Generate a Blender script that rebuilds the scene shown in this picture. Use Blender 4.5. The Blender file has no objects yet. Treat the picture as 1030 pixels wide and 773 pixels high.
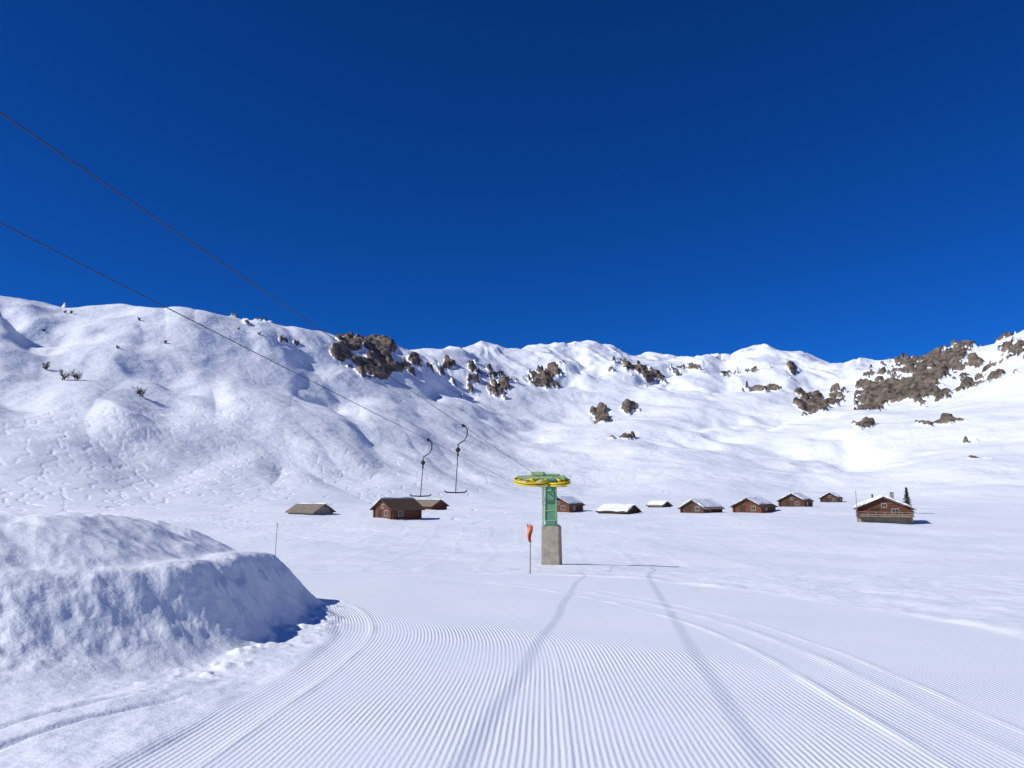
import bpy, math, random
import numpy as np
from mathutils import Vector
rng=np.random.RandomState(7); random.seed(5)
scene=bpy.context.scene
scene.view_settings.view_transform='Standard'; scene.view_settings.look='None'; scene.view_settings.exposure=0
EYE=1.7; PITCH=math.radians(7.62); F=773.0
SP,CP=math.sin(PITCH),math.cos(PITCH)
def survey(px,py):
    """bearing (rad, clockwise from +Y) and slope tangent measured from the viewpoint"""
    u=(px-515)/F; v=(386.5-py)/F
    Y=CP-v*SP; Z=SP+v*CP
    h=math.hypot(u,Y)
    return math.atan2(u,Y), Z/h
# ------------------------------------------------------------ noise
_perm=np.concatenate([rng.permutation(4096)]*3).astype(np.int64)
_ang=rng.rand(4096)*2*np.pi
_gx,_gy=np.cos(_ang),np.sin(_ang)
def perlin(x,y,seed=0):
    x=np.asarray(x,float)+seed*37.17; y=np.asarray(y,float)-seed*11.73
    xi=np.floor(x).astype(np.int64); yi=np.floor(y).astype(np.int64)
    xf=x-xi; yf=y-yi
    u=xf*xf*xf*(xf*(xf*6-15)+10); v=yf*yf*yf*(yf*(yf*6-15)+10)
    def g(a,b):
        h=_perm[(_perm[(xi+a)&4095]+(yi+b))&4095]
        return _gx[h]*(xf-a)+_gy[h]*(yf-b)
    n0=g(0,0)*(1-u)+g(1,0)*u; n1=g(0,1)*(1-u)+g(1,1)*u
    return (n0*(1-v)+n1*v)*1.5
def fbm(x,y,o=4,seed=0,gain=.5):
    s=0;a=1
    for i in range(o):
        s=s+a*perlin(x*2**i,y*2**i,seed+i*3); a*=gain
    return s
def ridged(x,y,o=4,seed=0,gain=.5):
    s=0;a=1;t=0
    for i in range(o):
        s=s+a*(1-2*np.abs(perlin(x*2**i,y*2**i,seed+i*5))); t+=a; a*=gain
    return s/t
def S(t):
    t=np.clip(t,0,1); return t*t*(3-2*t)
# ------------------------------------------------------------ terrain tables
NA=3601
AZ=np.linspace(-np.pi,np.pi,NA)
def gsmooth(v,deg):
    k=deg/0.1; n=int(k*3)+1
    w=np.exp(-.5*(np.arange(-n,n+1)/k)**2); w/=w.sum()
    vv=np.concatenate([v[-n-1:-1],v,v[1:n+1]])
    return np.convolve(vv,w,'valid')
sky_pts=[(0,296),(30,299),(60,305),(100,310),(150,313),(200,312),(250,316),(290,321),(330,332),(365,341),(400,350),(430,357),(470,354),(520,348),(560,347),(590,349),(620,355),(635,359),(650,358),(690,365),(715,360),(730,365),(745,358),(770,352),(790,355),(810,361),(850,371),(880,371),(910,368),(950,361),(985,354),(1005,346),(1030,336)]
a_s=[];e_s=[]
for p in sky_pts:
    a,e=survey(*p); a_s.append(a); e_s.append(e)
outA=[-math.pi,-2.1,-1.2]; outE=[.10,.17,.27]
outB=[1.0,1.6,2.4,math.pi]; outBE=[.24,.2,.12,.10]
ER=gsmooth(np.interp(AZ,outA+a_s+outB,outE+e_s+outBE),.2)
def azt(vals,outv,sm):
    pxs=[0,150,300,430,520,650,770,850,950,1030]
    aa=[survey(p,450)[0] for p in pxs]
    return gsmooth(np.interp(AZ,[-math.pi]+aa+[math.pi],[outv]+vals+[outv]),sm)
RR=azt([480,480,540,720,980,1200,1300,1200,1000,850],700,2.0)
DM=azt([300,320,380,480,600,650,700,650,560,500],450,2.0)
D0=azt([150,150,165,190,210,240,265,280,250,220],220,2.0)
PM=[405,400,402,412,420,414,408,415,425,432]
EM=azt([survey(px,py)[1] for px,py in zip([0,150,300,430,520,650,770,850,950,1030],PM)],.07,2.0)
_ty=np.linspace(-300,400,7001)
_tz=np.interp(_ty,[-300,-60,0,25,34,46,60,150,400],[8,2.7,0,-1.1,-1.95,-2.85,-3,-3,-3])
_k=np.ones(61)/61
_tz=np.convolve(np.pad(_tz,30,'edge'),_k,'valid'); _tz=np.convolve(np.pad(_tz,15,'edge'),np.ones(31)/31,'valid')
ROCKS=[(378,362,16,18,1.25),(347,349,9,12,1.1),(290,338,18,4,.66),(252,319,18,2.5,.54),(68,306,7,2.5,.5),
(412,374,20,8,.72),(447,368,15,6,.62),(480,376,22,10,.70),(505,388,14,10,.70),(548,379,13,9,1.2),(602,414,8,4.5,1.15),(634,410,12,3,.85),(650,378,18,6,1.0),(622,374,9,6,.62),
(690,373,13,4,.62),(625,441,20,1.8,.75),(740,375,20,5,.56),(768,393,14,4,.9),(795,377,8,5,.66),(817,402,11,8,1.15),(838,397,9,4,.78),
(877,398,11,9,1.15),(918,393,25,9,1.15),(948,370,30,8,1.08),(982,384,14,5,.72),(1020,354,10,8,.78),(1006,377,14,5,.76),
(866,434,9,3.5,.95),(940,433,18,2.2,.74),(985,463,13,1.5,.66),(1000,442,14,2.0,.68)]
ROCKS=[(survey(a,b)+(rx/F,ry/F,s)) for a,b,rx,ry,s in ROCKS]
# soft wind hollows: px,py,rx,ry,depth(m)
PITS=[(58,326,34,9,9),(185,374,34,10,5.5),(160,412,34,10,4.5),(300,352,26,12,5),(345,396,34,10,5),(28,400,30,9,3),(455,390,28,11,9),
(590,372,28,9,13),(680,388,32,8,12),(820,388,26,8,9),(520,428,40,9,7),(760,424,50,8,9),(700,444,50,7,6),(855,458,44,8,8),(395,442,46,9,5)]
PITS=[(survey(a,b)+(rx/F,ry/F,s)) for a,b,rx,ry,s in PITS]
tr=random.Random(11)
TRACKS=[]
for i in range(36):
    px=tr.uniform(-10,420); py=tr.uniform(410,480)
    az=survey(px,py)[0]; d=tr.uniform(185,300)
    ang=math.radians(tr.uniform(150,215))
    TRACKS.append((d*math.sin(az),d*math.cos(az),ang,tr.uniform(40,100),tr.uniform(1.0,2.6),tr.uniform(8,18),tr.uniform(0,6),.36,.14))
for i in range(6):
    px=tr.uniform(470,1030); az=survey(px,450)[0]; d=tr.uniform(280,520)
    TRACKS.append((d*math.sin(az),d*math.cos(az),math.radians(tr.uniform(140,220)),tr.uniform(60,150),tr.uniform(1,4),tr.uniform(20,50),tr.uniform(0,6),.5,.10))
for i in range(70):
    px=tr.uniform(0,1030)**1.0*tr.choice([.5,.5,1]); az=survey(px,450)[0]; d=tr.uniform(55,165)
    TRACKS.append((d*math.sin(az),d*math.cos(az),math.radians(tr.uniform(60,120) if tr.random()<.8 else tr.uniform(0,360)),tr.uniform(20,70),tr.uniform(.1,1.2),tr.uniform(30,90),tr.uniform(0,6),tr.uniform(.14,.22),.05))
def lanecoord(x,y):
    yy=y-10
    soft=-np.log1p(np.exp(np.clip(-yy*1.2,-40,40)))/1.2
    pos=yy-soft
    return np.sqrt((x+18)**2+pos**2)-0.045*soft*1.0
def terrain(x,y,full=False):
    x=np.asarray(x,float); y=np.asarray(y,float)
    r=np.hypot(x,y); az=np.arctan2(x,y)
    base=np.interp(y,_ty,_tz)
    R=np.interp(az,AZ,RR); dm=np.interp(az,AZ,DM); d0=np.interp(az,AZ,D0)
    er=np.interp(az,AZ,ER); em=np.interp(az,AZ,EM)
    z0=np.where(r<d0,base,np.interp(d0*np.cos(az),_ty,_tz))
    zm=EYE+em*dm; zr=EYE+er*R
    def herm(t,a,b,ma,mb,L):
        t2=t*t;t3=t2*t
        return (2*t3-3*t2+1)*a+(t3-2*t2+t)*L*ma+(-2*t3+3*t2)*b+(t3-t2)*L*mb
    mm=.5*((zm-z0)/(dm-d0)+(zr-zm)/(R-dm))
    t1=np.clip((r-d0)/(dm-d0),0,1); t2=np.clip((r-dm)/(R-dm),0,1)
    za=herm(t1,z0,zm,0*mm,mm,dm-d0); zb=herm(t2,zm,zr,mm,er*.9,R-dm)
    q=np.clip(r-R,0,None); qq=np.minimum(q,250)
    zc=zr+er*q*.9-.0022*qq*qq-(np.clip(q-250,0,None))*1.1*.9
    zc=np.maximum(zc,-60)
    z=np.where(r<d0,base,np.where(r<dm,za,np.where(r<R,zb,zc)))
    e=(z-EYE)/np.maximum(r,1)
    far=S((r-d0)/120.)
    g=np.zeros_like(z); pit=np.zeros_like(z)
    idx=np.where((r>d0*1.1)&(np.abs(az)<.75)&(r<R+60))
    if len(idx[0]):
        ai,ei=az[idx],e[idx]; gi=np.zeros_like(ai); pi_=np.zeros_like(ai)
        wx=fbm(x[idx]/60,y[idx]/60,3,91); wy=fbm(x[idx]/60,y[idx]/60,3,95)
        for (a,b,ra,rb,s) in ROCKS:
            gi=np.maximum(gi,s*np.exp(-.5*(((ai-a)/ra+wx*.6)**2+((ei-b)/rb+wy*.6)**2)))
        for (a,b,ra,rb,s) in PITS:
            da=(ai-a)/ra+wx*.8; db=(ei-b)/rb+wy*.9+da*.5
            pi_+=s*np.exp(-db**2*.8)*S((da+1.3)/1.0)*np.exp(-np.clip(da+.3,0,None)**2*.7)
        g[idx]=gi; pit[idx]=pi_
    up=S((r-dm*.9)/(R-dm*.9))
    n1=fbm(x/120,y/120,3,1)
    z=z+far*n1*(2.4+.0085*r)*(1-.35*up)
    n2=ridged(x/130,y/190,4,3,.42)
    z=z+far*up*(n2-.35)*np.minimum(r*.017,15)
    # avalanche gullies and ribs below the crest
    rib=ridged(x/48+fbm(x/90,y/90,2,97)*.6,y/210,3,13,.45)
    z=z+far*up*(rib-.4)*np.minimum(r*.0075,7)*(1-S((r-R+60)/60))
    z=z-pit*far
    gl=np.exp(-((az+.33)/.28)**2)*far
    z=z-gl*2.8*S(ridged(x/55+y/180,y/260,2,9)*1.5-.3)
    rn=ridged(x/24,y/44,4,21,.5)
    rn2=fbm(x/10,y/18,3,31,.55)
    has=(g>.02)
    rk=g+(.28*(rn-.4)+.36*rn2)*has
    rock=S((rk-.60)/.14)*(g>.14)
    sc=np.clip(r/700,.45,1.2)
    hgt=z/6.0+.5*rn+.3*perlin(x/40,y/40,37)
    fr=hgt-np.floor(hgt); step=(S(fr/.35)-fr)*6.0
    z=z+rock*far*(.8+step*.8+2.2*(rn-.4)+2.0*rn2)*sc
    z=z+S((g-.15)/.5)*far*rn2*1.0*sc
    trk=np.zeros_like(z)
    if full:
        for (cx,cy,ang,L,A,wl,ph,w,dep) in TRACKS:
            sa,ca=math.sin(ang),math.cos(ang)
            m=np.where((np.abs(x-cx)<L+8)&(np.abs(y-cy)<L+8)&(r>30))
            if not len(m[0]): continue
            dx=x[m]-cx; dy=y[m]-cy
            a=dx*sa+dy*ca; b=dx*ca-dy*sa
            k=2*math.pi/wl
            off=A*np.sin(k*a+ph)+A*.5*np.sin(k*.31*a+ph*2)
            dist=np.abs(b-off)/np.sqrt(1+(A*k*np.cos(k*a+ph))**2)
            fade=S((L-np.abs(a))/12)
            trk[m]-=dep*fade*np.exp(-(dist/w)**2)
    z=z+np.maximum(trk,-.22)*S((r-35)/12)
    bas=S((y-26)/25)*(1-far)
    z=z+bas*(fbm(x/22,y/22,3,41)*.36+fbm(x/5,y/5,3,44)*.055)
    lane=lanecoord(x,y)
    wob=perlin(x/1.7,y/1.7,51)*.18
    near=S((60-r)/20)
    groom=S((lane+wob*.6-15.2)/.35)*S((26.2+wob*2-lane)/.6)*near
    near2=1-S((r-32)/20)
    rough=(1-groom)*near2
    seam=0
    for c,w,h in ((15.5,.14,.012),(16.0,.06,.009),(21.25,.07,.015),(21.9,.10,.013),(22.35,.05,.010),(26.0,.35,.02),(18.6,.03,.003)):
        seam=seam+h*np.exp(-((lane-c)/w)**2)
    z=z+near2*seam*(.8+.8*perlin(x*1.3,y*1.3,55))
    z=z+near2*groom*fbm(x/3.5,y/3.5,2,57)*.024
    z=z+rough*(fbm(x/2.2,y/2.2,3,61)*.055+fbm(x*2.3,y*2.3,3,63)*.012)
    # wind-shaped snow bank on the left
    xe=-3.60-.14*np.sin(y*.9)-.18*perlin(y/1.5,0*y,71)-.07*perlin(y*1.8,x*1.2,72)-S((y-15.8)/5.0)*3.0-S((9.5-y)/5.5)*1.0
    t=(xe-x)
    wd=1.3+2.8*S((11.5-y)/5.0)
    edge=S(t/wd)**.9
    lip=.09*np.exp(-((t-wd-.1)/.3)**2)*S((y-8.5)/2)
    top=(.95+.17*np.clip(t-1.0,0,1.2)+.62*S((t-1.6)/2.4)+lip)*S((y-3.6)/8.6)*S((22-y)/6.5)
    bank=edge*top*S((40-r)/15)*S((-2.9-x)/.5)
    face=S(bank*3)*(1-S((t-wd*.9)/.5))
    z=z+bank+face*(fbm(x*1.3,y*1.3,3,73)*.05+ridged(x*3.0,y*3.0,3,77)*.028)
    z=z+np.clip(bank,0,1)*(fbm(x*.45+y*.2,y*.7,3,83)*.09+.05*ridged(x*.9+y*.5,y*.35,3,85))*S((t-1.0)/1.5)
    foot=np.exp(-((t+.2)/.4)**2)*S((y-7)/3)*S((18-y)/4)
    z=z+foot*np.clip(fbm(x*2.5,y*2.5,3,79),0,1)*.08
    for (x0_,y0_,dx_,dy_) in ((-4.3,6.2,.35,1),(-3.9,6.0,.32,1)):
        l=math.hypot(dx_,dy_); b=((x-x0_)*dy_-(y-y0_)*dx_)/l; a=((x-x0_)*dx_+(y-y0_)*dy_)/l
        z=z-.035*np.exp(-((b+.08*np.sin(a*2.2))/.045)**2)*S((2.2-np.abs(a))/.6)*(x<-2.9)
    if full: return z,lane,groom,rock,far,rough
    return z
def hz(x,y): return float(terrain(np.array([x]),np.array([y]))[0])
# ------------------------------------------------------------ materials
def newmat(name):
    m=bpy.data.materials.new(name); m.use_nodes=True
    nt=m.node_tree; b=nt.nodes['Principled BSDF']
    return m,nt,b
def N(nt,t,**k):
    n=nt.nodes.new(t)
    for a,v in k.items(): setattr(n,a,v)
    return n
def MATH(nt,op,a,b=None,c=None):
    n=nt.nodes.new('ShaderNodeMath'); n.operation=op
    for i,v in enumerate((a,b,c)):
        if v is None: continue
        if isinstance(v,(int,float)): n.inputs[i].default_value=v
        else: nt.links.new(v,n.inputs[i])
    return n.outputs[0]
def noise(nt,vec,scale,detail=3,rough=.5,dist=0):
    n=nt.nodes.new('ShaderNodeTexNoise'); n.inputs['Scale'].default_value=scale
    n.inputs['Detail'].default_value=detail; n.inputs['Roughness'].default_value=rough; n.inputs['Distortion'].default_value=dist
    nt.links.new(vec,n.inputs['Vector']); return n.outputs['Fac']
def mixc(nt,fac,a,b):
    n=nt.nodes.new('ShaderNodeMix'); n.data_type='RGBA'
    if isinstance(fac,(int,float)): n.inputs[0].default_value=fac
    else: nt.links.new(fac,n.inputs[0])
    for s,v in ((6,a),(7,b)):
        if isinstance(v,tuple): n.inputs[s].default_value=v+(1,) if len(v)==3 else v
        else: nt.links.new(v,n.inputs[s])
    return n.outputs[2]
def snow_terrain():
    m,nt,b=newmat('snow_and_rock')
    geo=N(nt,'ShaderNodeNewGeometry'); P=geo.outputs['Position']
    def attr(n):
        a=N(nt,'ShaderNodeAttribute'); a.attribute_name=n; return a.outputs['Fac']
    lane,groom,rock,far,rough=[attr(k) for k in ('lane','groom','rock','far','rough')]
    lw=MATH(nt,'ADD',lane,MATH(nt,'MULTIPLY',noise(nt,P,.9,1),.02))
    s=MATH(nt,'SINE',MATH(nt,'MULTIPLY',lw,2*math.pi/.052))
    s=MATH(nt,'MULTIPLY',MATH(nt,'ADD',s,1),.5)
    worn=MATH(nt,'MULTIPLY_ADD',noise(nt,P,.55,2),1.8,-.2)
    wn=N(nt,'ShaderNodeClamp'); nt.links.new(worn,wn.inputs[0]); wn.inputs[1].default_value=.25
    cord=MATH(nt,'MULTIPLY',MATH(nt,'MULTIPLY',s,.0056),MATH(nt,'MULTIPLY',groom,wn.outputs[0]))
    crumbs=MATH(nt,'MULTIPLY',noise(nt,P,38,2),.0045)
    g1=MATH(nt,'MULTIPLY',noise(nt,P,7,3,.6),.018)
    g1=MATH(nt,'MULTIPLY',g1,MATH(nt,'MULTIPLY_ADD',groom,-.85,1.0))
    mp=N(nt,'ShaderNodeMapping'); nt.links.new(P,mp.inputs[0]); mp.inputs['Scale'].default_value=(.5,1.1,.5); mp.inputs['Rotation'].default_value=(0,0,.5)
    g2=MATH(nt,'MULTIPLY',noise(nt,mp.outputs[0],1.2,4,.6,.6),MATH(nt,'MULTIPLY_ADD',groom,-.13,.13))
    g2=MATH(nt,'MULTIPLY',g2,MATH(nt,'MULTIPLY_ADD',rough,-.6,1.0))
    w=N(nt,'ShaderNodeTexWave'); w.wave_type='BANDS'; w.inputs['Scale'].default_value=.10; w.inputs['Distortion'].default_value=12; w.inputs['Detail'].default_value=1; w.inputs['Detail Scale'].default_value=.2
    nt.links.new(P,w.inputs['Vector'])
    wv=MATH(nt,'POWER',w.outputs['Fac'],14)
    wv=MATH(nt,'MULTIPLY',wv,MATH(nt,'MULTIPLY_ADD',groom,-.012,.012))
    g3=MATH(nt,'MULTIPLY',noise(nt,P,.05,5,.52),MATH(nt,'MULTIPLY',far,3.0))
    rb=MATH(nt,'MULTIPLY',noise(nt,P,.35,5,.65),MATH(nt,'MULTIPLY',rock,2.6))
    h=cord
    for x in (crumbs,g1,g2,wv,g3,rb): h=MATH(nt,'ADD',h,x)
    bp=N(nt,'ShaderNodeBump'); bp.inputs['Strength'].default_value=1; bp.inputs['Distance'].default_value=1
    nt.links.new(h,bp.inputs['Height']); nt.links.new(bp.outputs[0],b.inputs['Normal'])
    rn=noise(nt,P,.16,5,.65)
    cr=N(nt,'ShaderNodeValToRGB'); nt.links.new(rn,cr.inputs[0])
    cr.color_ramp.elements[0].position=.36; cr.color_ramp.elements[0].color=(.06,.05,.043,1)
    cr.color_ramp.elements[1].position=.68; cr.color_ramp.elements[1].color=(.31,.25,.185,1)
    sz=N(nt,'ShaderNodeSeparateXYZ'); nt.links.new(geo.outputs['Normal'],sz.inputs[0])
    flat=MATH(nt,'MULTIPLY_ADD',sz.outputs[2],-1.1,.95)
    edge=MATH(nt,'ADD',MATH(nt,'ADD',rock,flat),MATH(nt,'MULTIPLY_ADD',noise(nt,P,.2,5,.7),1.7,-.85))
    st=N(nt,'ShaderNodeMapRange'); st.inputs[1].default_value=.44; st.inputs[2].default_value=.54; nt.links.new(edge,st.inputs[0])
    fac=MATH(nt,'MULTIPLY',st.outputs[0],MATH(nt,'GREATER_THAN',rock,.02))
    sn=mixc(nt,noise(nt,P,.8,2),(.81,.865,.935),(.855,.895,.945))
    col=mixc(nt,fac,sn,cr.outputs[0])
    nt.links.new(col,b.inputs['Base Color'])
    b.inputs['Roughness'].default_value=.62; b.inputs['Specular IOR Level'].default_value=.25
    return m
def simple(name,c1,c2=None,scale=4,rough=.7,metal=0,bump=.0,mapscale=None,spec=.3):
    m,nt,b=newmat(name)
    tc=N(nt,'ShaderNodeTexCoord'); v=tc.outputs['Object']
    if mapscale:
        mp=N(nt,'ShaderNodeMapping'); nt.links.new(v,mp.inputs[0]); mp.inputs['Scale'].default_value=mapscale; v=mp.outputs[0]
    n=noise(nt,v,scale,5,.6)
    rm=N(nt,'ShaderNodeMapRange'); rm.inputs[1].default_value=.3; rm.inputs[2].default_value=.7; nt.links.new(n,rm.inputs[0])
    nt.links.new(mixc(nt,rm.outputs[0],c1,c2 or tuple(x*.7 for x in c1)),b.inputs['Base Color'])
    b.inputs['Roughness'].default_value=rough; b.inputs['Metallic'].default_value=metal; b.inputs['Specular IOR Level'].default_value=spec
    if bump:
        bp=N(nt,'ShaderNodeBump'); bp.inputs['Distance'].default_value=bump; nt.links.new(n,bp.inputs['Height']); nt.links.new(bp.outputs[0],b.inputs['Normal'])
    return m
def logmat(name,c1,c2):
    m,nt,b=newmat(name)
    tc=N(nt,'ShaderNodeTexCoord'); v=tc.outputs['Object']
    sx=N(nt,'ShaderNodeSeparateXYZ'); nt.links.new(v,sx.inputs[0])
    s=MATH(nt,'ABSOLUTE',MATH(nt,'SINE',MATH(nt,'MULTIPLY',sx.outputs[2],math.pi/.24)))
    mp=N(nt,'ShaderNodeMapping'); nt.links.new(v,mp.inputs[0]); mp.inputs['Scale'].default_value=(.8,.8,5)
    n=noise(nt,mp.outputs[0],1.5,5,.65)
    rm=N(nt,'ShaderNodeMapRange'); rm.inputs[1].default_value=.3; rm.inputs[2].default_value=.7; nt.links.new(n,rm.inputs[0])
    c=mixc(nt,rm.outputs[0],c1,c2)
    dk=N(nt,'ShaderNodeMapRange'); nt.links.new(s,dk.inputs[0]); dk.inputs[2].default_value=.35; dk.inputs[3].default_value=1; 
    c=mixc(nt,dk.outputs[0],(.02,.01,.007),c)
    nt.links.new(c,b.inputs['Base Color']); b.inputs['Roughness'].default_value=.8
    bp=N(nt,'ShaderNodeBump'); bp.inputs['Distance'].default_value=.08; nt.links.new(s,bp.inputs['Height']); nt.links.new(bp.outputs[0],b.inputs['Normal'])
    return m
M_snowt=snow_terrain()
M_snow=simple('roof_snow',(.84,.88,.94),(.8,.86,.93),3,.6,bump=.05)
M_log=logmat('weathered_logs',(.22,.075,.035),(.10,.037,.02))
M_log2=logmat('dark_logs',(.13,.055,.03),(.06,.028,.018))
M_board=simple('roof_boards',(.10,.065,.045),(.05,.035,.028),2,.85,bump=.03,mapscale=(1,6,1))
M_slate=simple('stone_slab_roof',(.30,.25,.19),(.15,.125,.10),2.5,.85,bump=.06)
M_stone=simple('field_stone',(.36,.32,.27),(.19,.17,.145),3,.9,bump=.08)
M_glass=simple('window_glass',(.02,.025,.03),(.03,.035,.045),2,.12,spec=.6)
M_white=simple('white_frame',(.5,.45,.38),(.35,.32,.27),4,.6)
M_door=simple('door_planks',(.07,.035,.02),(.04,.02,.012),3,.7,mapscale=(8,8,1))
M_green=simple('green_paint',(.13,.32,.18),(.09,.25,.14),2.2,.45,bump=.004)
M_greenl=simple('green_paint_faded',(.32,.47,.24),(.22,.37,.20),3,.5,bump=.004)
M_yellow=simple('yellow_paint',(.78,.60,.03),(.62,.46,.02),3,.45)
M_conc=simple('concrete',(.42,.375,.29),(.25,.225,.175),2.2,.9,bump=.03)
M_steel=simple('cable_steel',(.06,.06,.065),(.04,.04,.045),5,.5,.5)
M_black=simple('black_rubber',(.025,.025,.028),(.04,.04,.04),6,.6)
M_orange=simple('orange_fabric',(.85,.30,.12),(.7,.2,.08),8,.7)
M_pole=simple('bamboo_pole',(.22,.18,.13),(.15,.12,.09),8,.7)
M_bark=simple('bark',(.07,.05,.035),(.04,.03,.02),6,.9)
M_needle=simple('spruce_needles',(.035,.06,.03),(.02,.035,.018),5,.8)
M_twig=simple('bare_twigs',(.08,.055,.04),(.05,.035,.027),5,.9)
# ------------------------------------------------------------ mesh helpers
def mk(name,v,f,mat,parent=None,smooth=False):
    me=bpy.data.meshes.new(name); me.from_pydata([tuple(p) for p in v],[],f); me.update()
    me.materials.append(mat)
    o=bpy.data.objects.new(name,me); scene.collection.objects.link(o)
    if parent: o.parent=parent
    if smooth:
        for p in me.polygons: p.use_smooth=True
    return o
def empty(name,loc,rz=0):
    e=bpy.data.objects.new(name,None); e.empty_display_size=.3; e.location=loc; e.rotation_euler=(0,0,rz); scene.collection.objects.link(e); return e
def boxvf(c,s,taper=1):
    x,y,z=[q/2 for q in s]; v=[]
    for zz,k in ((-z,1),(z,taper)):
        for xx,yy in ((-x,-y),(x,-y),(x,y),(-x,y)): v.append((c[0]+xx*k,c[1]+yy*k,c[2]+zz))
    return v,[(0,3,2,1),(4,5,6,7),(0,1,5,4),(1,2,6,5),(2,3,7,6),(3,0,4,7)]
def box(name,c,s,mat,parent,bev=0,taper=1):
    v,f=boxvf(c,s,taper); o=mk(name,v,f,mat,parent)
    if bev:
        b=o.modifiers.new('b','BEVEL'); b.width=bev; b.segments=2
    return o
def boxes(name,lst,mat,parent):
    V=[];Fc=[]
    for c,s in lst:
        v,f=boxvf(c,s); k=len(V); V+=v; Fc+=[tuple(i+k for i in q) for q in f]
    return mk(name,V,Fc,mat,parent)
def tubevf(pts,rad,n=8,closed=False):
    pts=[Vector(p) for p in pts]; V=[];Fc=[]; m=len(pts)
    rads=rad if isinstance(rad,(list,tuple)) else [rad]*m
    for i,p in enumerate(pts):
        if closed: t=pts[(i+1)%m]-pts[i-1]
        else: t=pts[min(i+1,m-1)]-pts[max(i-1,0)]
        t.normalize()
        up=Vector((0,0,1)) if abs(t.z)<.9 else Vector((0,1,0))
        a=t.cross(up).normalized(); b=a.cross(t)
        for k in range(n):
            w=2*math.pi*k/n; V.append(p+(a*math.cos(w)+b*math.sin(w))*rads[i])
    for i in range(m if closed else m-1):
        j=(i+1)%m
        for k in range(n):
            l=(k+1)%n; Fc.append((i*n+k,i*n+l,j*n+l,j*n+k))
    if not closed:
        Fc.append(tuple(range(n))[::-1]); Fc.append(tuple((m-1)*n+k for k in range(n)))
    return V,Fc
def tube(name,pts,rad,mat,parent=None,n=8,closed=False):
    v,f=tubevf(pts,rad,n,closed); return mk(name,v,f,mat,parent,True)
def merge(name,parts,mat,parent=None,smooth=False):
    V=[];Fc=[]
    for v,f in parts:
        k=len(V); V+=list(v); Fc+=[tuple(i+k for i in q) for q in f]
    return mk(name,V,Fc,mat,parent,smooth)
# ------------------------------------------------------------ terrain mesh
azf=np.linspace(-.74,.74,1400)
azc=np.linspace(.74,2*np.pi-.74,150)[1:-1]
az=np.concatenate([azf,azc]); na=len(az)
def lg(a,b,n): return np.exp(np.linspace(math.log(a),math.log(b),n,endpoint=False))
rows=np.concatenate([[.002],lg(.4,4.5,40),lg(4.5,40,480),lg(40,160,180),lg(160,1450,500),lg(1450,7000,14),[7000]])
nr=len(rows)
A,Rw=np.meshgrid(az,rows)
X=(Rw*np.sin(A)).ravel(); Y=(Rw*np.cos(A)).ravel()
Z,lane,groom,rock,far,rough=terrain(X,Y,True)
me=bpy.data.meshes.new('snow_terrain')
nv=na*nr; me.vertices.add(nv)
co=np.empty((nv,3),np.float32); co[:,0]=X; co[:,1]=Y; co[:,2]=Z
me.vertices.foreach_set('co',co.ravel())
i=np.arange(nr-1)[:,None]*na; j=np.arange(na)[None,:]; j2=(j+1)%na
q=np.stack([i+j,i+na+j,i+na+j2,i+j2],-1).reshape(-1,4)[:,::-1].astype(np.int32)
nf=len(q); me.loops.add(nf*4); me.polygons.add(nf)
me.loops.foreach_set('vertex_index',q.ravel())
me.polygons.foreach_set('loop_start',np.arange(0,nf*4,4,dtype=np.int32))
me.update(calc_edges=True)
nz=me.polygons[nf//2].normal.z
if nz<0: me.flip_normals()
me.polygons.foreach_set('use_smooth',np.ones(nf,bool))
for n_,d_ in (('lane',lane),('groom',groom),('rock',rock),('far',far),('rough',rough)):
    at=me.attributes.new(n_,'FLOAT','POINT'); at.data.foreach_set('value',d_.astype(np.float32))
me.materials.append(M_snowt); me.update()
to=bpy.data.objects.new('snow_terrain',me); scene.collection.objects.link(to)
print('normal z',nz)
# ------------------------------------------------------------ ski lift pylon
px_,py_=2.05,43.5; gz=hz(px_+.15,py_)-.3
py=empty('ski_lift_pylon',(px_+.15,py_,gz),math.radians(-12))
box('concrete_base',(0,0,.95),(1.06,1.06,2.9),M_conc,py,.05,.92)
box('base_plate',(0,0,2.44),(.8,.8,.07),M_green,py,.01)
TOP=EYE+.46-gz
box('mast',(0,0,(2.47+TOP)/2),(.60,.60,TOP-2.47),M_green,py,.03,.9)
boxes('mast_flanges',[((s*.31,-.33,(2.6+TOP)/2),(.05,.05,TOP-2.8)) for s in (-1,1)]+[((0,-.32,2.7+k*.55),(.55,.03,.05)) for k in range(5)],M_greenl,py)
boxes('ladder',[((-.48,-.1,(1.6+TOP)/2),(.035,.035,TOP-1.7)),((-.48,.2,(1.6+TOP)/2),(.035,.035,TOP-1.7))]+[((-.48,.05,1.2+k*.28),(.03,.3,.025)) for k in range(int((TOP-1.3)/.28))]+[((-.38,.05,2.9),(.2,.03,.03)),((-.38,.05,TOP-.5),(.2,.03,.03))],M_greenl,py)
boxes('head_frame',[((-.55,-.02,TOP+.10),(2.7,.22,.16)),((-.8,.45,TOP+.06),(1.9,.12,.12)),((-.8,-.5,TOP+.06),(1.9,.12,.12)),((-.75,0,TOP+.28),(.7,.5,.2)),((-.05,0,TOP+.22),(1.0,.34,.1)),((.75,0,TOP-.0),(.16,1.1,.14))],M_greenl,py)
boxes('mast_braces',[((-.42,-.32,TOP-.42),(.5,.07,.10)),((.42,-.32,TOP-.42),(.5,.07,.10))],M_greenl,py)
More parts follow.
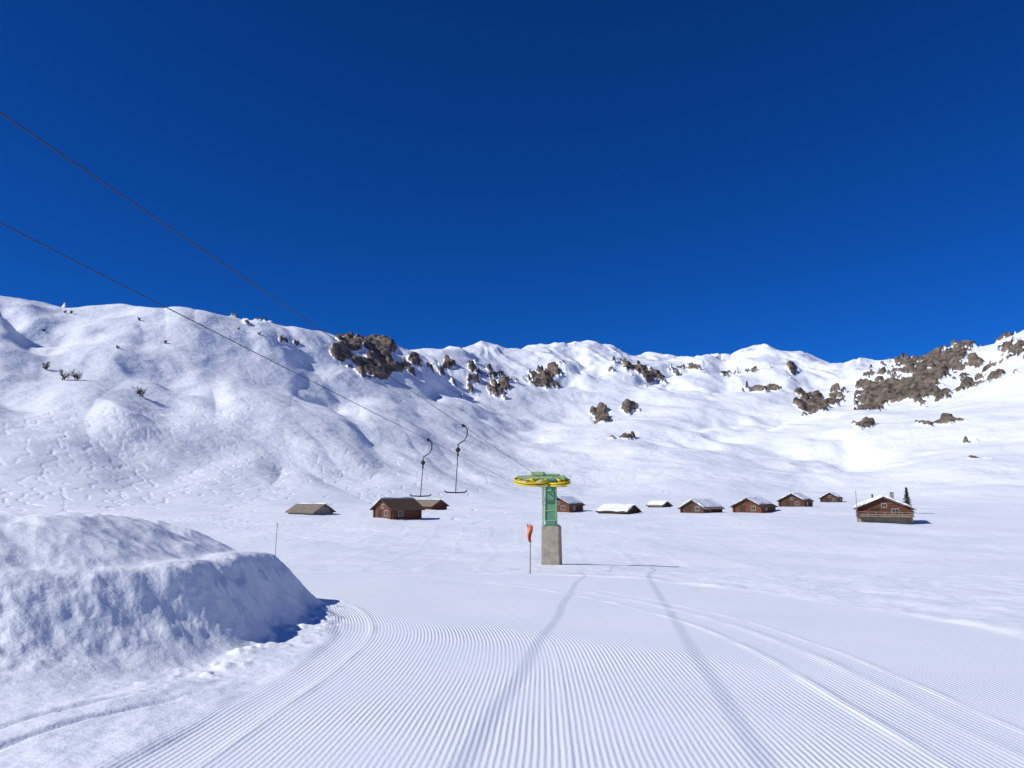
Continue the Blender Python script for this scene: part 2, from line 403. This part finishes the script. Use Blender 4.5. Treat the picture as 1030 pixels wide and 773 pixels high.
def wheel(name,cx,cz,R,tilt,roll=0):
    e=bpy.data.objects.new(name,None); scene.collection.objects.link(e); e.parent=py; e.location=(cx,0,cz); e.rotation_euler=(tilt,roll,0)
    def rg(k,z): return [(R*k*math.cos(a),R*k*math.sin(a),z) for a in np.linspace(0,2*math.pi,48,endpoint=False)]
    tube('rim_liner',rg(.97,0),.04,M_black,e,8,True); tube('rim',rg(.97,.06),.055,M_yellow,e,8,True); tube('rim_lower',rg(.97,-.06),.055,M_yellow,e,8,True)
    sp=[tubevf([(.1*math.cos(a),.1*math.sin(a),0),(R*.92*math.cos(a),R*.92*math.sin(a),0)],.045,6) for a in np.linspace(0,2*math.pi,6,endpoint=False)]
    merge('spokes',sp,M_yellow,e,True)
    tube('hub',[(0,0,-.18),(0,0,.22)],.14,M_yellow,e,16)
wheel('bullwheel',-1.07,TOP-.12,1.05,math.radians(12),math.radians(3))
wheel('guide_wheel',.46,TOP-.22,.60,math.radians(12),math.radians(-5))
boxes('hanger_bracket',[((.46,0,TOP-.42),(.9,.16,.09)),((-.95,0,TOP-.38),(1.0,.14,.09))],M_yellow,py)
# ------------------------------------------------------------ cables
def cable(p0,p1,ext,sag):
    p0=Vector(p0);p1=Vector(p1); pts=[]
    for k in range(41):
        s=ext*k/40; p=p0.lerp(p1,s); p.z-=sag*4*(s/ext)*(1-s/ext); pts.append(p)
    return pts
B0,B1=(-.40,43.5,EYE+.46),(-6.95,10,EYE+3.62)
A0,A1=(1.45,43.3,EYE+.60),(-5.66,8,EYE+4.17)
ca=cable(B0,B1,2.2,.07); cb=cable(A0,A1,2.2,.07)
tube('ski_lift_cable',ca,.009,M_steel); tube('ski_lift_cable',cb,.009,M_steel)
def at_y(c,y):
    for a,b in zip(c,c[1:]):
        if b.y<=y<=a.y: return a.lerp(b,(a.y-y)/(a.y-b.y))
def towbar(p,L,mir):
    e=empty('tow_bar',p,math.radians(8)); m=mir
    hk=[(0,0,.05),(.10*m,0,-.03),(.16*m,0,-.16),(.15*m,0,-.36),(.06*m,0,-.52),(-.08*m,0,-.60),(-.16*m,0,-.66),(-.17*m,0,-.78)]
    tube('hanger_arm',hk,.022,M_steel,e)
    box('cable_grip',(0,0,0),(.09,.22,.10),M_steel,e,.01)
    tube('spring_reel',[(-.17*m,-.05,-.86),(-.17*m,.05,-.86)],.085,M_black,e,16)
    tube('spring_housing',[(-.17*m,0,-.93),(-.17*m,0,-1.08)],.03,M_black,e)
    tube('rod',[(-.17*m,0,-1.0),(-.24*m,0,-L)],.015,M_steel,e)
    c=-.24*m
    tube('t_bar',[(c-.40,0,-L+.06),(c-.34,0,-L),(c,0,-L-.02),(c+.34,0,-L),(c+.40,0,-L+.06)],.024,M_black,e)
towbar(at_y(ca,29.2),2.1,1)
towbar(at_y(cb,27.4),2.35,1)
# ------------------------------------------------------------ marker poles
def at_bearing(px,d):
    a=survey(px,500)[0]; x=d*math.tan(a); return x,d,hz(x,d)
x,y,z=at_bearing(533,29.5)
e=empty('piste_marker_flag',(x,y,z)); 
tube('pole',[(0,0,-.3),(.01,0,1.0),(0,0,1.85)],.018,M_pole,e)
fv=[];ff=[]
for a in range(9):
    for b in range(7):
        fx=-.13+.03*math.sin(a*.9)+b*.038; fv.append((fx*(1-.05*a),.05*math.sin(b*1.3+a*.5),1.84-a*.080-.008*b))
for a in range(8):
    for b in range(6): ff.append((a*7+b,a*7+b+1,a*7+b+8,a*7+b+7))
mk('flag_cloth',fv,ff,M_orange,e,True)
for px,d,h in ((279,38,2.1),):
    x,y,z=at_bearing(px,d)
    e=empty('marker_pole',(x,y,z)); tube('pole',[(0,0,-.3),(.02,0,h*.5),(.05,0,h)],.014,M_pole,e); tube('cap',[(.047,0,h-.12),(.05,0,h+.01)],.02,M_pole,e)
# ------------------------------------------------------------ cabins
def cabin(name,px,d,w,dep,wall,roof,rz,snow=(1,1),lm=None,rm=None,base=0,snowt=.28,detail=True,chim=False,balc=False,drop=0.):
    x,y,z=at_bearing(px,d); lm=lm or M_log; rm=rm or M_board
    e=empty(name,(x,y,z-drop),math.radians(rz))
    hw,hd=w/2,dep/2
    V=[(-hw,-hd,-1.5),(hw,-hd,-1.5),(hw,-hd,wall),(0,-hd,wall+roof),(-hw,-hd,wall)]
    V+=[(a,hd,c) for a,b,c in V]
    mk('walls',V,[(0,1,2,3,4),(9,8,7,6,5),(0,4,9,5),(1,6,7,2),(0,5,6,1),(4,3,8,9),(3,2,7,8)],lm,e)
    if base:
        v,f=boxvf((0,0,base/2-.75),(w+.16,dep+.16,base+1.5)); mk('stone_base',v,f,M_stone,e)
    le=[]
    for sx in (-1,1):
        for sy in (-1,1):
            zz=max(base,0)+.12
            while zz<wall-.1:
                le.append(((sx*(hw-.12),sy*(hd+.11),zz),(.17,.24,.17))); le.append(((sx*(hw+.11),sy*(hd-.12),zz+.12),(.24,.17,.17))); zz+=.24
    boxes('log_ends',le,lm,e)
    ov=.45; sl=roof/hw
    def slab(nm,side,off,th,mat,o1,o2,y0,y1,wav=0):
        n=Vector((side*roof,0,hw)).normalized()
        sx=np.linspace(0,1,9); sy=np.linspace(y0,y1,15); V=[];Fc=[]
        rr=random.Random(px*7+side+len(nm))
        for layer in (0,1):
            for i_,a in enumerate(sy):
                for j_,b in enumerate(sx):
                    bx=(o1+(hw+o2-o1)*b)
                    if wav and b==1: bx+=rr.uniform(-wav,wav)*1.6
                    pz=wall+roof-sl*bx
                    t_=off+(th*(1+(.35*math.sin(a*1.7+px)+rr.uniform(-.3,.3))*(1 if wav else 0))*(1-.5*(b==1)*(wav>0)) if layer else 0)
                    yy=a+(rr.uniform(-wav,wav) if (wav and i_ in (0,14)) else 0)
                    V.append((side*bx+n.x*t_,yy,pz+n.z*t_))
        M_=9;Ny=15;K=M_*Ny
        for i_ in range(Ny-1):
            for j_ in range(M_-1):
                a=i_*M_+j_; Fc.append((K+a,K+a+1,K+a+M_+1,K+a+M_)); Fc.append((a,a+M_,a+M_+1,a+1))
        for i_ in range(Ny-1):
            for j_ in (0,M_-1):
                a=i_*M_+j_; Fc.append((a,K+a,K+a+M_,a+M_))
        for j_ in range(M_-1):
            for i_ in (0,Ny-1):
                a=i_*M_+j_; Fc.append((a,a+1,K+a+1,K+a))
        mk(nm,V,Fc,mat,e)
    for side,sn in ((-1,snow[0]),(1,snow[1])):
        slab('roof_side',side,.02,.13,rm,0,ov,-hd-ov,hd+ov)
        if sn: slab('roof_snow',side,.155,snowt*max(sn,.7),M_snow,0,ov-.08-(0 if sn>=.9 else (1-sn)*1.2),-hd-ov+.08,hd+ov-.08,.10)
    boxes('purlins',[((0,s*(hd+.22),wall+roof-.22),(.16,.42,.16)) for s in (-1,1)]+[((q*(hw-.1),s*(hd+.22),wall-.08),(.15,.42,.15)) for s in (-1,1) for q in (-1,1)],M_door,e)
    if detail:
        b=base
        box('door',(-w*.18,-hd-.03,b+.55),(.9,.08,1.5),M_door,e)
        box('door_frame',(-w*.18,-hd-.015,b+.6),(1.08,.05,1.68),M_board,e)
        wl=[((w*.2,-hd,b+.9),(.8,.7),'y')]
        if wall+roof-b>2.6: wl.append(((0,-hd,wall+roof*.30),(.6,.5),'y'))
        wl+=[((hw,-dep*.2,b+.85),(.8,.65),'x'),((-hw,dep*.15,b+.85),(.8,.65),'x')]
        for c,s,ax in wl:
            sg=1 if c[0]>0 else -1
            if ax=='y':
                box('window_frame',(c[0],c[1]-.02,c[2]),(s[0]+.14,.08,s[1]+.14),M_white,e); box('window_glass',(c[0],c[1]-.04,c[2]),(s[0],.06,s[1]),M_glass,e)
                boxes('window_bars',[((c[0],c[1]-.075,c[2]),(.04,.02,s[1]))],M_white,e)
            else:
                box('window_frame',(c[0]+sg*.02,c[1],c[2]),(.08,s[0]+.14,s[1]+.14),M_white,e); box('window_glass',(c[0]+sg*.04,c[1],c[2]),(.06,s[0],s[1]),M_glass,e)
    if chim:
        box('chimney',(hw*.35,hd*.3,wall+roof*.9+.35),(.5,.5,1.1),M_stone,e,.02); box('chimney_cap',(hw*.35,hd*.3,wall+roof*.9+.97),(.7,.7,.1),M_snow,e,.03)
    if balc:
        box('balcony_floor',(0,-hd-.55,base+.05),(w*.95,1.1,.12),M_board,e)
        boxes('balcony_rail',[((0,-hd-1.05,base+.85),(w*.95,.07,.09)),((0,-hd-1.05,base+.5),(w*.95,.04,.14)),((0,-hd-1.05,base+.25),(w*.95,.04,.14))]+[((w*.95*(k/6-.5),-hd-1.05,base+.45),(.08,.08,.9)) for k in range(7)],M_slate,e)
        boxes('balcony_posts',[((s*w*.42,-hd-1.0,base/2-.4),(.16,.16,base+.85)) for s in (-1,1)],M_door,e)
        tube('flag_mast',[(-hw-.1,-hd-1.3,-.5),(-hw-.1,-hd-1.3,4.6)],.045,M_stone,e)
        box('stove_pipe',(-hw*.4,.5,wall+roof*.6+.5),(.22,.22,1.1),M_steel,e)
cabin('stone_hut',313,134,4.6,5.6,.45,1.15,62,(0,.5),M_stone,M_slate,snowt=.15,detail=False)
cabin('log_cabin',400,115,4.8,5.0,1.5,1.35,-48,(.9,.0),M_log,M_board,snowt=.2,drop=.1)
cabin('log_cabin',432,163,4.6,5.4,.8,1.1,55,(0,.4),M_log,M_slate,snowt=.15,detail=False)
cabin('log_cabin',568,152,5.0,5.5,1.5,1.3,-30,(.8,.5),M_log,M_board,snowt=.16,drop=.15)
cabin('log_cabin',622,145,4.2,6.0,.45,1.0,50,(.8,.75),M_log2,M_board,snowt=.25,detail=False,drop=.1)
cabin('log_cabin',663,182,3.2,4.0,.5,.8,40,(.6,.5),M_log2,M_slate,snowt=.2,detail=False)
cabin('log_cabin',705,146,5.0,6.0,1.0,1.4,-45,(.7,.6),M_log2,M_slate,snowt=.18,drop=.15)
cabin('log_cabin',758,147,5.6,6.0,1.2,1.4,-40,(.8,.2),M_log,M_board,snowt=.2,drop=.15)
cabin('log_cabin',800,188,6.0,6.5,1.5,1.6,-35,(.8,.4),M_log2,M_board,snowt=.2,drop=.1)
cabin('log_cabin',836,250,5.6,6.0,1.4,1.6,-30,(.7,.4),M_log2,M_board,snowt=.2)
cabin('mountain_chalet',888,111,6.8,6.2,2.1,1.5,-24,(.9,.6),M_log,M_board,base=.8,snowt=.26,chim=True,balc=True,drop=.1)
# ------------------------------------------------------------ vegetation
def spruce(px,d,h):
    x,y,z=at_bearing(px,d); e=empty('spruce_tree',(x,y,z)); r=random.Random(3)
    tube('trunk',[(0,0,-.3),(0,0,h*.5),(0,0,h)],[.12,.07,.01],M_bark,e)
    V=[];Fc=[]
    lev=22
    for i in range(lev):
        t=i/lev; zz=h*(.08+.9*t); rad=h*.24*(1-t)**.85+.05
        for k in range(int(11-6*t)):
            a=r.uniform(0,6.28); L=rad*r.uniform(.65,1.15)
            for s in range(6):
                f=(s+.6)/6; c=Vector((math.cos(a)*L*f,math.sin(a)*L*f,zz-.25*L*f+.05*r.random()))
                for q_ in range(3):
                    dv=Vector((r.uniform(-1,1),r.uniform(-1,1),r.uniform(-.9,.3))).normalized()*.26*(1.2-f*.5); sv=Vector((-math.sin(a),math.cos(a),r.uniform(-.4,.4)))*.08
                    n=len(V); V+=[c-sv,c+sv,c+dv]; Fc.append((n,n+1,n+2))
    mk('needles',V,Fc,M_needle,e)
spruce(912,135,4.6)
def shrub(px,py,h,sd):
    a,et=survey(px,py)
    ds=np.linspace(160,470,600); xs=ds*math.sin(a); ys=ds*math.cos(a); zs=terrain(xs,ys)
    k=np.argmax((zs-EYE)/ds>=et); d=ds[k] if k else 460
    x,y=d*math.sin(a),d*math.cos(a); z=hz(x,y)
    e=empty('bare_shrub',(x,y,z-.1)); r=random.Random(sd); parts=[]
    def grow(p,dv,L,rad,lvl):
        q_=p+dv*L*.5+Vector((r.uniform(-.1,.1),r.uniform(-.1,.1),.03))*L; e2=q_+(dv+Vector((0,0,.12))).normalized()*L*.5
        parts.append(tubevf([p,q_,e2],[rad,rad*.75,rad*.5],3))
        if lvl<3:
            for _ in range(5):
                nd=(dv+Vector((r.uniform(-1,1),r.uniform(-1,1),r.uniform(-.5,.6)))*.9).normalized(); grow(p.lerp(e2,r.uniform(.08,1)),nd,L*r.uniform(.4,.62),rad*.62,lvl+1)
    for _ in range(7):
        dv=Vector((r.uniform(-.8,.8),r.uniform(-.8,.8),1.0)).normalized(); grow(Vector((r.uniform(-.15,.15)*h,r.uniform(-.15,.15)*h,0)),dv,h*r.uniform(.35,.58),.095,0)
    merge('branches',parts,M_twig,e)
for px,p_,h,s_ in ((47,372,4.6,1),(65,383,5.8,2),(77,383,6.0,3),(143,400,6.0,4),(118,351,2.0,5),(72,309,2.6,6),(140,323,2.6,7),(44,334,1.8,8),(66,308,2.2,9),(166,346,2.4,10),(262,318,2.6,11),(240,322,2.2,12)):
    shrub(px,p_,h,s_)
# ------------------------------------------------------------ light, sky, camera
sd=Vector((-.94,-.34,0)).normalized(); el=math.radians(36)
sunv=Vector((sd.x*math.cos(el),sd.y*math.cos(el),math.sin(el)))
L=bpy.data.lights.new('sun','SUN'); L.energy=4.3; L.angle=math.radians(.7); L.color=(1,.965,.915)
so=bpy.data.objects.new('sun',L); scene.collection.objects.link(so); so.rotation_euler=sunv.to_track_quat('Z','Y').to_euler(); so.location=(0,0,50)
w=bpy.data.worlds.new('World'); scene.world=w; w.use_nodes=True; nt=w.node_tree
bg=nt.nodes['Background']; sk=nt.nodes.new('ShaderNodeTexSky'); sk.sky_type='NISHITA'; sk.sun_disc=False
sk.sun_elevation=el; sk.sun_rotation=math.atan2(sd.x,sd.y)%(2*math.pi); sk.altitude=3000; sk.air_density=1.0; sk.dust_density=0.0; sk.ozone_density=5.0
ga=nt.nodes.new('ShaderNodeGamma'); ga.inputs[1].default_value=1.1; nt.links.new(sk.outputs[0],ga.inputs[0])
mx=nt.nodes.new('ShaderNodeMix'); mx.data_type='RGBA'; mx.blend_type='MULTIPLY'; mx.inputs[0].default_value=1; nt.links.new(ga.outputs[0],mx.inputs[6]); mx.inputs[7].default_value=(.045,.345,.80,1)
nt.links.new(mx.outputs[2],bg.inputs[0]); bg.inputs[1].default_value=.10
c=bpy.data.cameras.new('camera'); c.sensor_width=36; c.lens=36*F/1030; c.clip_end=20000; c.clip_start=.05
cam=bpy.data.objects.new('camera',c); scene.collection.objects.link(cam); cam.location=(0,0,EYE); cam.rotation_euler=(math.pi/2+PITCH,0,0)
scene.camera=cam
